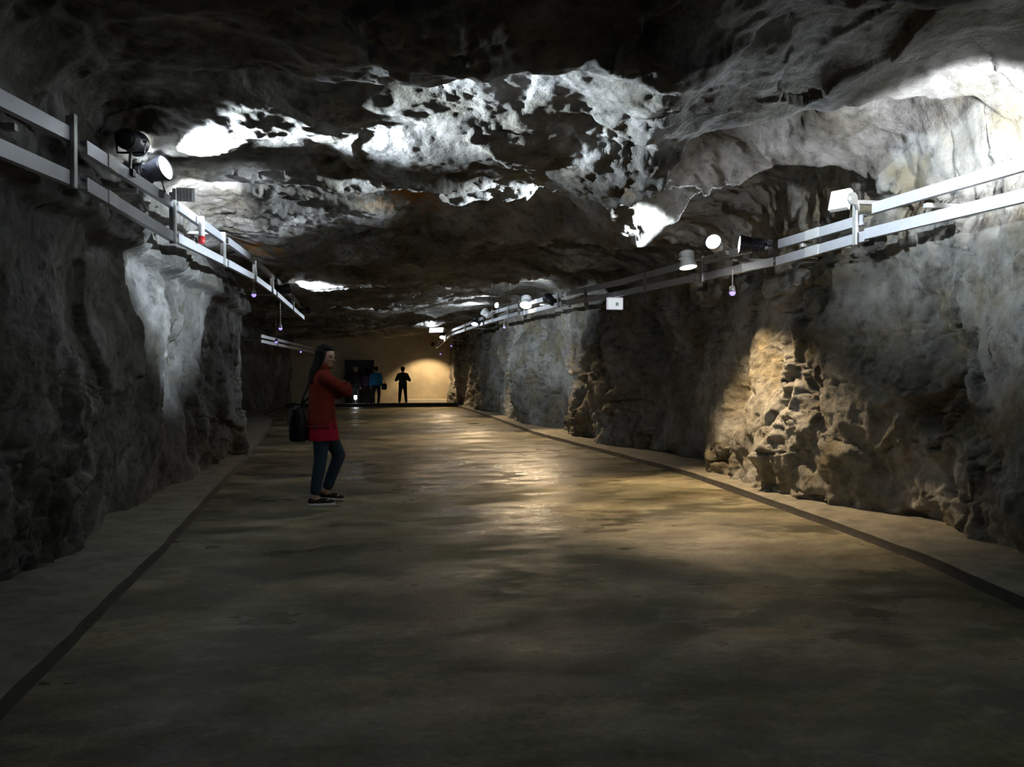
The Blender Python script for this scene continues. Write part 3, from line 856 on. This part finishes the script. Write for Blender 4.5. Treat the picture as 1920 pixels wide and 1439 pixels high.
def hand(bm, wrist, direction, palm_n, s=1.0, curl=0.5, thumb_side=1):
    """palm, four unequal bent fingers and a thumb leaving the side of the palm"""
    w, d = Vector(wrist), Vector(direction).normalized()
    n = Vector(palm_n); n = (n - d * n.dot(d)).normalized()
    sd = d.cross(n) * thumb_side
    M3 = Matrix((d, sd, n)).transposed()
    ball(bm, w + d * 0.045 * s, (0.055 * s, 0.040 * s, 0.016 * s), M3)
    ball(bm, w + d * 0.012 * s, (0.03 * s, 0.028 * s, 0.02 * s), M3)
    for k, (off, ln) in enumerate(((0.028, 0.070), (0.0095, 0.080), (-0.0095, 0.074), (-0.028, 0.058))):
        p = w + d * 0.082 * s + sd * off * s
        pts = [p - d * 0.02 * s, p]
        dirn = d + sd * off * 2.0
        ang = 0
        for f in (0.45, 0.32, 0.25):
            ang += curl * 0.9
            q = (dirn.normalized() * math.cos(ang) + n * math.sin(ang)).normalized()
            pts.append(pts[-1] + q * ln * f * s)
        limb(bm, pts, [0.009 * s, 0.0095 * s, 0.009 * s, 0.0082 * s, 0.0072 * s], 8)
    p = w + d * 0.025 * s + sd * 0.032 * s
    limb(bm, [p, p + (d * 0.7 + sd * 0.65 + n * 0.25) * 0.034 * s, p + (d * 1.25 + sd * 0.85 + n * 0.6) * 0.046 * s], [0.012 * s, 0.0105 * s, 0.0085 * s], 8)

SKIN = simple_mat('skin', (0.52, 0.33, 0.24), 0.55, var=0.06, scale=30)
HAIRM = simple_mat('black_hair', (0.007, 0.006, 0.006), 0.7, var=0.4, scale=60, spec=0.15)
EYE = simple_mat('dark_eye', (0.02, 0.015, 0.012), 0.2)
LIP = simple_mat('lips', (0.36, 0.13, 0.11), 0.5, var=0.05)

def head_pieces(bm, c, Mh, s=1.0):
    """c: centre of the head (eye level); Mh: columns forward, left, up"""
    def P_(x, y, z): return Vector(c) + Mh @ Vector((x * s, y * s, z * s))
    ball(bm, P_(-0.008, 0, 0.028), (0.094 * s, 0.074 * s, 0.088 * s), Mh, 3)      # skull
    ball(bm, P_(0.026, 0, -0.028), (0.062 * s, 0.060 * s, 0.075 * s), Mh, 3)      # face
    ball(bm, P_(0.046, 0, -0.078), (0.034 * s, 0.036 * s, 0.028 * s), Mh)         # chin
    ball(bm, P_(0.020, 0, -0.064), (0.045 * s, 0.054 * s, 0.032 * s), Mh)         # jaw
    limb(bm, [P_(0.083, 0, 0.006), P_(0.101, 0, -0.034)], [0.009 * s, 0.0145 * s], 8)
    ball(bm, P_(0.092, 0, -0.036), (0.012 * s, 0.018 * s, 0.010 * s), Mh)         # nostrils
    ball(bm, P_(0.080, 0.030, 0.018), (0.012 * s, 0.022 * s, 0.008 * s), Mh)      # brows
    ball(bm, P_(0.080, -0.030, 0.018), (0.012 * s, 0.022 * s, 0.008 * s), Mh)
    ball(bm, P_(0.066, 0.036, -0.024), (0.018 * s, 0.02 * s, 0.018 * s), Mh)      # cheeks
    ball(bm, P_(0.066, -0.036, -0.024), (0.018 * s, 0.02 * s, 0.018 * s), Mh)
    for sg in (1, -1):
        ball(bm, P_(-0.008, sg * 0.076, -0.012), (0.018 * s, 0.010 * s, 0.031 * s), Mh)   # ears

def face_parts(c, Mh, parent, s=1.0):
    def P_(x, y, z): return Vector(c) + Mh @ Vector((x * s, y * s, z * s))
    for sg in (1, -1):
        bm = bmesh.new(); ball(bm, P_(0.0805, sg * 0.030, 0.0), (0.008 * s, 0.014 * s, 0.0065 * s), Mh); bm_obj('eye', bm, EYE, parent, True)
        bm = bmesh.new(); ball(bm, P_(0.0885, sg * 0.030, 0.021), (0.005 * s, 0.020 * s, 0.0035 * s), Mh); bm_obj('eyebrow', bm, HAIRM, parent, True)
    bm = bmesh.new(); ball(bm, P_(0.0855, 0, -0.060), (0.008 * s, 0.021 * s, 0.0065 * s), Mh); bm_obj('mouth', bm, LIP, parent, True)

def rot3(fwd, up=(0, 0, 1)):
    f = Vector(fwd).normalized(); l = Vector(up).cross(f).normalized()
    return Matrix((f, l, f.cross(l))).transposed()

def foot_pieces(bm, ankle, d, s=1.0, pitch=0.0, r=0.04):
    a = Vector(ankle); d = Vector((d[0], d[1], 0)).normalized()
    up = Vector((0, 0, 1))
    f = d * math.cos(pitch) - up * math.sin(pitch)
    n = d * math.sin(pitch) + up * math.cos(pitch)
    M3 = Matrix((f, n.cross(f), n)).transposed()
    ball(bm, a - f * 0.02 * s - n * 0.035 * s, (0.045 * s, 0.034 * s, 0.038 * s), M3)
    ball(bm, a + f * 0.06 * s - n * 0.040 * s, (0.085 * s, 0.040 * s, 0.034 * s), M3)
    ball(bm, a + f * 0.135 * s - n * 0.048 * s, (0.058 * s, 0.043 * s, 0.024 * s), M3)
    return f, n, M3

def sole_piece(bm, ankle, f, n, M3, s=1.0):
    a = Vector(ankle)
    for cx, rx, ry in ((-0.015, 0.052, 0.037), (0.06, 0.09, 0.042), (0.135, 0.064, 0.046)):
        q = a + f * cx * s - n * 0.070 * s
        add_lathe(bm, [(1, -0.012 * s), (1, 0.012 * s)], 16, Matrix.Translation(q) @ (M3.to_4x4() @ Matrix.Diagonal((rx * s, ry * s, 1, 1))))

def person(label, loc, rz, J, mats, voxel=0.013, detail=True, s=1.0, group=None):
    """J: joints in the person's frame (x forward, y left, z up), metres for a 1.64 m figure"""
    root = empty('person', loc, rz)
    root.scale = (s, s, s)
    tag(root, label, 'person', group)
    hc = Vector(J['head']); Mh = rot3(J['look'])
    ty = J.get('twist', 0.0); lean = J.get('lean', (0, 0))
    px, py = J.get('pelvis', (0, 0))
    def lx(z): return px + lean[0] * max(0, z - 0.85) / 0.5
    def ly(z): return py + lean[1] * max(0, z - 0.85) / 0.5
    def tw(z): return ty * min(1, max(0, (z - 0.85) / 0.45))
    bm = bmesh.new()
    head_pieces(bm, hc, Mh)
    limb(bm, [(lx(1.33) - 0.01, ly(1.33), 1.33), hc + Vector((-0.022, 0, -0.055))], [0.056, 0.052])
    T = [(0.76, .085, .14), (0.84, .10, .16), (0.95, .09, .14), (1.04, .085, .125), (1.16, .095, .14), (1.26, .10, .155), (1.33, .085, .15), (1.38, .05, .08)]
    loft(bm, [(lx(z), ly(z), z, a * .93, b * .93, tw(z)) for z, a, b in T])
    for sd in ('l', 'r'):
        limb(bm, [J['sh_' + sd], J['el_' + sd], J['wr_' + sd]], [0.048, 0.038, 0.025])
        hand(bm, J['wr_' + sd], J['hd_' + sd], J['hn_' + sd], 1.0, J.get('curl', 0.5), 1 if sd == 'l' else -1)
        limb(bm, [J['hip_' + sd], J['kn_' + sd], J['an_' + sd]], [0.078, 0.052, 0.034])
        foot_pieces(bm, J['an_' + sd], J['ft_' + sd], 0.92, J.get('fp_' + sd, 0))
    fused('body', bm, SKIN, root, 0.0085 if detail else voxel, 3)
    if detail: face_parts(hc, Mh, root)
    # trousers
    bm = bmesh.new()
    loft(bm, [(px, py, z, a, b, tw(z)) for z, a, b in ((0.74, .09, .15), (0.80, .115, .172), (0.88, .118, .172), (0.98, .108, .15), (1.02, .10, .14))])
    for sd in ('l', 'r'):
        a_, k_ = Vector(J['an_' + sd]), Vector(J['kn_' + sd])
        limb(bm, [J['hip_' + sd], k_, a_.lerp(k_, 0.16)], [0.098, 0.068, J.get('cuff', 0.056)])
    fused('trousers', bm, mats['trousers'], root, voxel, 4)
    # shoes
    for sd in ('l', 'r'):
        bm = bmesh.new()
        f, n, M3 = foot_pieces(bm, J['an_' + sd], J['ft_' + sd], 1.06, J.get('fp_' + sd, 0))
        sh = fused('shoe', bm, mats['shoe'], root, 0.009, 2)
        bm = bmesh.new(); sole_piece(bm, J['an_' + sd], f, n, M3, 1.05)
        fused('sole', bm, mats['sole'], sh, 0.009, 1)
    # tunic under the jacket
    if 'tunic' in mats:
        bm = bmesh.new()
        loft(bm, [(px + .005, py, z, a, b, tw(z)) for z, a, b in ((0.655, .165, .20), (0.70, .160, .198), (0.80, .148, .19), (0.92, .13, .175))], 32)
        bm.verts.ensure_lookup_table()
        for v in bm.verts:                     # loose folds of the hem
            an = math.atan2(v.co.y - py, v.co.x - px)
            k = 0.012 * math.sin(an * 9) * max(0, (0.92 - v.co.z) / 0.27)
            v.co.x += k * math.cos(an); v.co.y += k * math.sin(an)
        fused('tunic', bm, mats['tunic'], root, 0.010, 2)
    # jacket or top
    zb = J.get('hem', 0.80)
    bm = bmesh.new()
    TJ = [(zb, .142, .185), (zb + .05, .150, .19), (0.95, .138, .175), (1.05, .13, .163), (1.16, .134, .172), (1.26, .13, .182), (1.33, .105, .172), (1.385, .075, .105)]
    TJ = [q for q in TJ if q[0] >= zb]
    loft(bm, [(lx(z), ly(z), z, a, b, tw(z)) for z, a, b in TJ])
    for sd in ('l', 'r'):
        w_, e_ = Vector(J['wr_' + sd]), Vector(J['el_' + sd])
        limb(bm, [J['sh_' + sd], e_, w_.lerp(e_, 0.1)], [0.068, 0.060, 0.044])
        mid = Vector(J['sh_' + sd]).lerp(e_, 0.5)
        ball(bm, mid, 0.066)
    jk = fused('jacket' if 'tunic' in mats else 'top', bm, mats['top'], root, voxel, 3)
    if detail:
        bm = bmesh.new()
        ct = Vector((lx(1.38), ly(1.38), 1.385))
        rings = []
        for z, r_ in ((0, .078), (.02, .082), (.05, .078), (.05, .068), (.0, .066)):
            rings.append([bm.verts.new(ct + Vector((r_ * 1.0 * math.cos(k * math.pi / 12), r_ * 1.05 * math.sin(k * math.pi / 12), z + 0.012 * math.cos(k * math.pi / 12) * -1))) for k in range(24)])
        for p, q in zip(rings, rings[1:]):
            for k in range(24): bm.faces.new((p[k], p[(k + 1) % 24], q[(k + 1) % 24], q[k]))
        bm_obj('collar', bm, mats['top'], jk, True)
        bm = bmesh.new()
        loft(bm, [(lx(z), ly(z), z, a, b, tw(z)) for z, a, b in ((zb - .012, .139, .182), (zb - .01, .152, .194), (zb + .02, .155, .196), (zb + .022, .142, .186))], 32)
        bm_obj('hem_band', bm, mats['top'], jk, True)
        for sd in ('l', 'r'):
            w_, e_ = Vector(J['wr_' + sd]), Vector(J['el_' + sd])
            bm = bmesh.new(); add_tube(bm, [w_.lerp(e_, 0.07), w_.lerp(e_, 0.2)], [0.047, 0.050], 16); bm_obj('cuff', bm, mats['top'], jk, True)
    # hair
    def P_(x, y, z): return hc + Mh @ Vector((x, y, z))
    bm = bmesh.new()
    ball(bm, P_(-0.030, 0, 0.042), (0.096, 0.092, 0.096), Mh, 3)
    ball(bm, P_(0.030, 0, 0.090), (0.066, 0.074, 0.034), Mh, 2)
    L_ = J.get('hair', 0.0)
    if L_ > 0:
        for yv in (-0.062, -0.03, 0.0, 0.03, 0.062):
            top = P_(-0.060 + abs(yv) * 0.4, yv * 1.15, 0.0)
            low = Vector((lx(1.3) - 0.125 + abs(yv) * 0.3, ly(1.3) + yv * 1.5, hc.z - L_))
            limb(bm, [P_(-0.03, yv * 1.2, 0.05), top, top.lerp(low, 0.55) + Vector((-0.015, 0, 0)), low], [0.045, 0.048, 0.044, 0.020], 10)
        for sg in (1, -1):
            limb(bm, [P_(0.02, sg * 0.074, 0.05), P_(0.012, sg * 0.086, -0.03), P_(-0.01, sg * 0.085, -0.11)], [0.024, 0.024, 0.018], 10)
    else:
        ball(bm, P_(-0.055, 0, -0.02), (0.052, 0.078, 0.07), Mh, 2)
    fused('hair', bm, mats.get('hair', HAIRM), root, 0.010 if detail else voxel, 2)
    return root

def cloth(name, c, rough=0.85): return simple_mat(name, c, rough, var=0.18, scale=35, bump=0.25, spec=0.2)

# woman in red, walking to the right and looking back over her shoulder
WOMAN = dict(
    head=(0.045, -0.012, 1.508), look=(0.66, -0.75, -0.05), pelvis=(0.0, 0.0), lean=(0.0, 0.0), twist=-0.12,
    sh_l=(0.03, 0.165, 1.305), el_l=(0.20, 0.19, 1.12), wr_l=(0.255, -0.02, 1.17), hd_l=(0.1, -1, 0.05), hn_l=(-1, -0.1, 0),
    sh_r=(-0.01, -0.165, 1.305), el_r=(0.22, -0.20, 1.155), wr_r=(0.265, 0.02, 1.22), hd_r=(0.05, 1, 0.1), hn_r=(-1, 0.1, 0),
    hip_l=(0.03, 0.085, 0.82), kn_l=(0.20, 0.10, 0.48), an_l=(0.06, 0.115, 0.105), ft_l=(1, 0.02), fp_l=0.12,
    hip_r=(-0.02, -0.085, 0.82), kn_r=(-0.03, -0.09, 0.47), an_r=(-0.095, -0.10, 0.085), ft_r=(1, -0.15), fp_r=0.0,
    hem=0.79, hair=0.27, curl=0.35)
woman = person('person in a rust red jacket over a red tunic and jeans, arms folded, looking back', (-0.47, 8.45, 0.006), math.radians(14), WOMAN,
       dict(trousers=cloth('dark_jeans', (0.030, 0.055, 0.085)), shoe=cloth('dark_shoe', (0.03, 0.022, 0.022)), sole=simple_mat('white_sole', (0.72, 0.72, 0.70), 0.6),
            tunic=cloth('crimson_tunic', (0.40, 0.012, 0.04)), top=cloth('rust_red_jacket', (0.17, 0.022, 0.013))))

# her dark shoulder bag
bag = empty('shoulder_bag', (-0.70, 8.36, 0.66), math.radians(14))
tag(bag, 'dark shoulder bag hanging behind the person in red', 'bag')
BAGM = cloth('dark_bag', (0.012, 0.012, 0.016), 0.6)
bm = bmesh.new()
loft(bm, [(0, 0, z, a, b, 0) for z, a, b in ((0.0, .07, .10), (0.02, .085, .12), (0.12, .09, .125), (0.26, .075, .12), (0.34, .045, .11), (0.36, .02, .10))])
bm_obj('bag_body', bm, BAGM, bag, True)
bm = bmesh.new(); add_tube(bm, [(0.01, -0.09, 0.33), (0.04, -0.075, 0.45), (0.11, -0.06, 0.60), (0.215, -0.072, 0.718), (0.30, -0.02, 0.722), (0.28, 0.02, 0.60), (0.02, 0.09, 0.34)], 0.012, 8)
bm_obj('strap', bm, BAGM, bag, True)
bm = bmesh.new(); add_box(bm, (0, 0, 0), (0.02, 0.20, 0.16), Matrix.Translation((-0.072, 0, 0.25)) @ Matrix.Rotation(math.radians(12), 4, 'Y'), 0.006)
bm_obj('flap', bm, BAGM, bag)

STAND = dict(
    head=(0.03, 0, 1.508), look=(1, 0.05, -0.12), pelvis=(0, 0), lean=(0, 0),
    sh_l=(0, 0.17, 1.305), el_l=(-0.02, 0.29, 1.06), wr_l=(0.19, 0.13, 1.13), hd_l=(0.6, -0.8, 0.25), hn_l=(-0.6, -0.5, 0.2),
    sh_r=(0, -0.17, 1.305), el_r=(-0.02, -0.29, 1.06), wr_r=(0.19, -0.10, 1.13), hd_r=(0.6, 0.8, 0.25), hn_r=(-0.6, 0.5, 0.2),
    hip_l=(0, 0.085, 0.82), kn_l=(0.02, 0.12, 0.46), an_l=(-0.02, 0.15, 0.085), ft_l=(1, 0.25),
    hip_r=(0, -0.085, 0.82), kn_r=(0.02, -0.12, 0.46), an_r=(-0.02, -0.15, 0.085), ft_r=(1, -0.25), hem=0.86, curl=0.6)
def variant(**kw):
    d = dict(STAND); d.update(kw); return d
DOWN = dict(el_l=(-0.03, 0.22, 1.04), wr_l=(0.03, 0.23, 0.80), hd_l=(0.1, 0, -1), hn_l=(0, -1, 0),
            el_r=(-0.03, -0.22, 1.04), wr_r=(0.03, -0.23, 0.80), hd_r=(0.1, 0, -1), hn_r=(0, 1, 0),
            an_l=(0.03, 0.10, 0.085), an_r=(-0.04, -0.10, 0.085))
DARKT = cloth('dark_trousers', (0.016, 0.016, 0.018)); DSHOE = cloth('black_shoe', (0.012, 0.012, 0.012))
DSOLE = simple_mat('dark_sole', (0.03, 0.03, 0.03), 0.8)
person('person standing alone against the lit end wall, hands raised to the chest', (1.44, 33.95, 0.004), math.radians(95), STAND,
       dict(trousers=DARKT, shoe=DSHOE, sole=DSOLE, top=cloth('dark_grey_top', (0.03, 0.03, 0.036))), 0.016, False, 0.99)
person('person in a bright blue top, rightmost of the far group', (0.33, 33.6, 0.004), math.radians(80), variant(**DOWN, look=(1, 0.3, 0)),
       dict(trousers=DARKT, shoe=DSHOE, sole=DSOLE, top=cloth('blue_top', (0.02, 0.16, 0.32))), 0.016, False, 0.99, 'people standing by the far door')
person('person in a dull purple top, in the middle of the far group', (-0.05, 33.9, 0.004), math.radians(110), variant(**DOWN, look=(1, -0.3, 0), hair=0.2),
       dict(trousers=DARKT, shoe=DSHOE, sole=DSOLE, top=cloth('purple_top', (0.07, 0.045, 0.085))), 0.016, False, 0.96, 'people standing by the far door')
person('person in dark clothes, leftmost of the far group', (-0.52, 33.5, 0.004), math.radians(60), variant(**DOWN, look=(1, -0.8, -0.1)),
       dict(trousers=DARKT, shoe=DSHOE, sole=DSOLE, top=cloth('charcoal_top', (0.025, 0.025, 0.03)), hair=simple_mat('grey_hair', (0.25, 0.24, 0.23), 0.6)), 0.016, False, 1.0, 'people standing by the far door')
# bag at the hip of the person in blue
hb = empty('hip_bag', (0.66, 33.55, 0.66))
tag(hb, 'black bag at the hip of the person in blue', 'bag')
bm = bmesh.new(); loft(bm, [(0, 0, z, a, b, 0) for z, a, b in ((0, .08, .07), (0.03, .11, .085), (0.2, .115, .09), (0.26, .08, .06))]); bm_obj('bag_body', bm, BAGM, hb, True)
bm = bmesh.new(); add_tube(bm, [(0.06, 0, 0.24), (0.0, 0.02, 0.4), (-0.14, 0.04, 0.66)], 0.01, 6); bm_obj('strap', bm, BAGM, hb)
# small glowing lamp low beside the group
gl = empty('glowing_lantern', (-0.50, 33.05, 0.0))
tag(gl, 'small glowing white light low in front of the far group', 'lamp')
bm = bmesh.new(); add_lathe(bm, [(0.06, 0.0), (0.06, 0.012), (0.014, 0.02), (0.014, 0.28)], 14); bm_obj('post', bm, M['black'], gl, True)
bm = bmesh.new(); add_lathe(bm, [(0.03, 0.28), (0.055, 0.30), (0.06, 0.42), (0.03, 0.45)], 14); bm_obj('globe', bm, M['lens_cool'], gl, True)
bm = bmesh.new(); add_lathe(bm, [(0.035, 0.45), (0.03, 0.47), (0.01, 0.485)], 14); bm_obj('cap', bm, M['black'], gl, True)
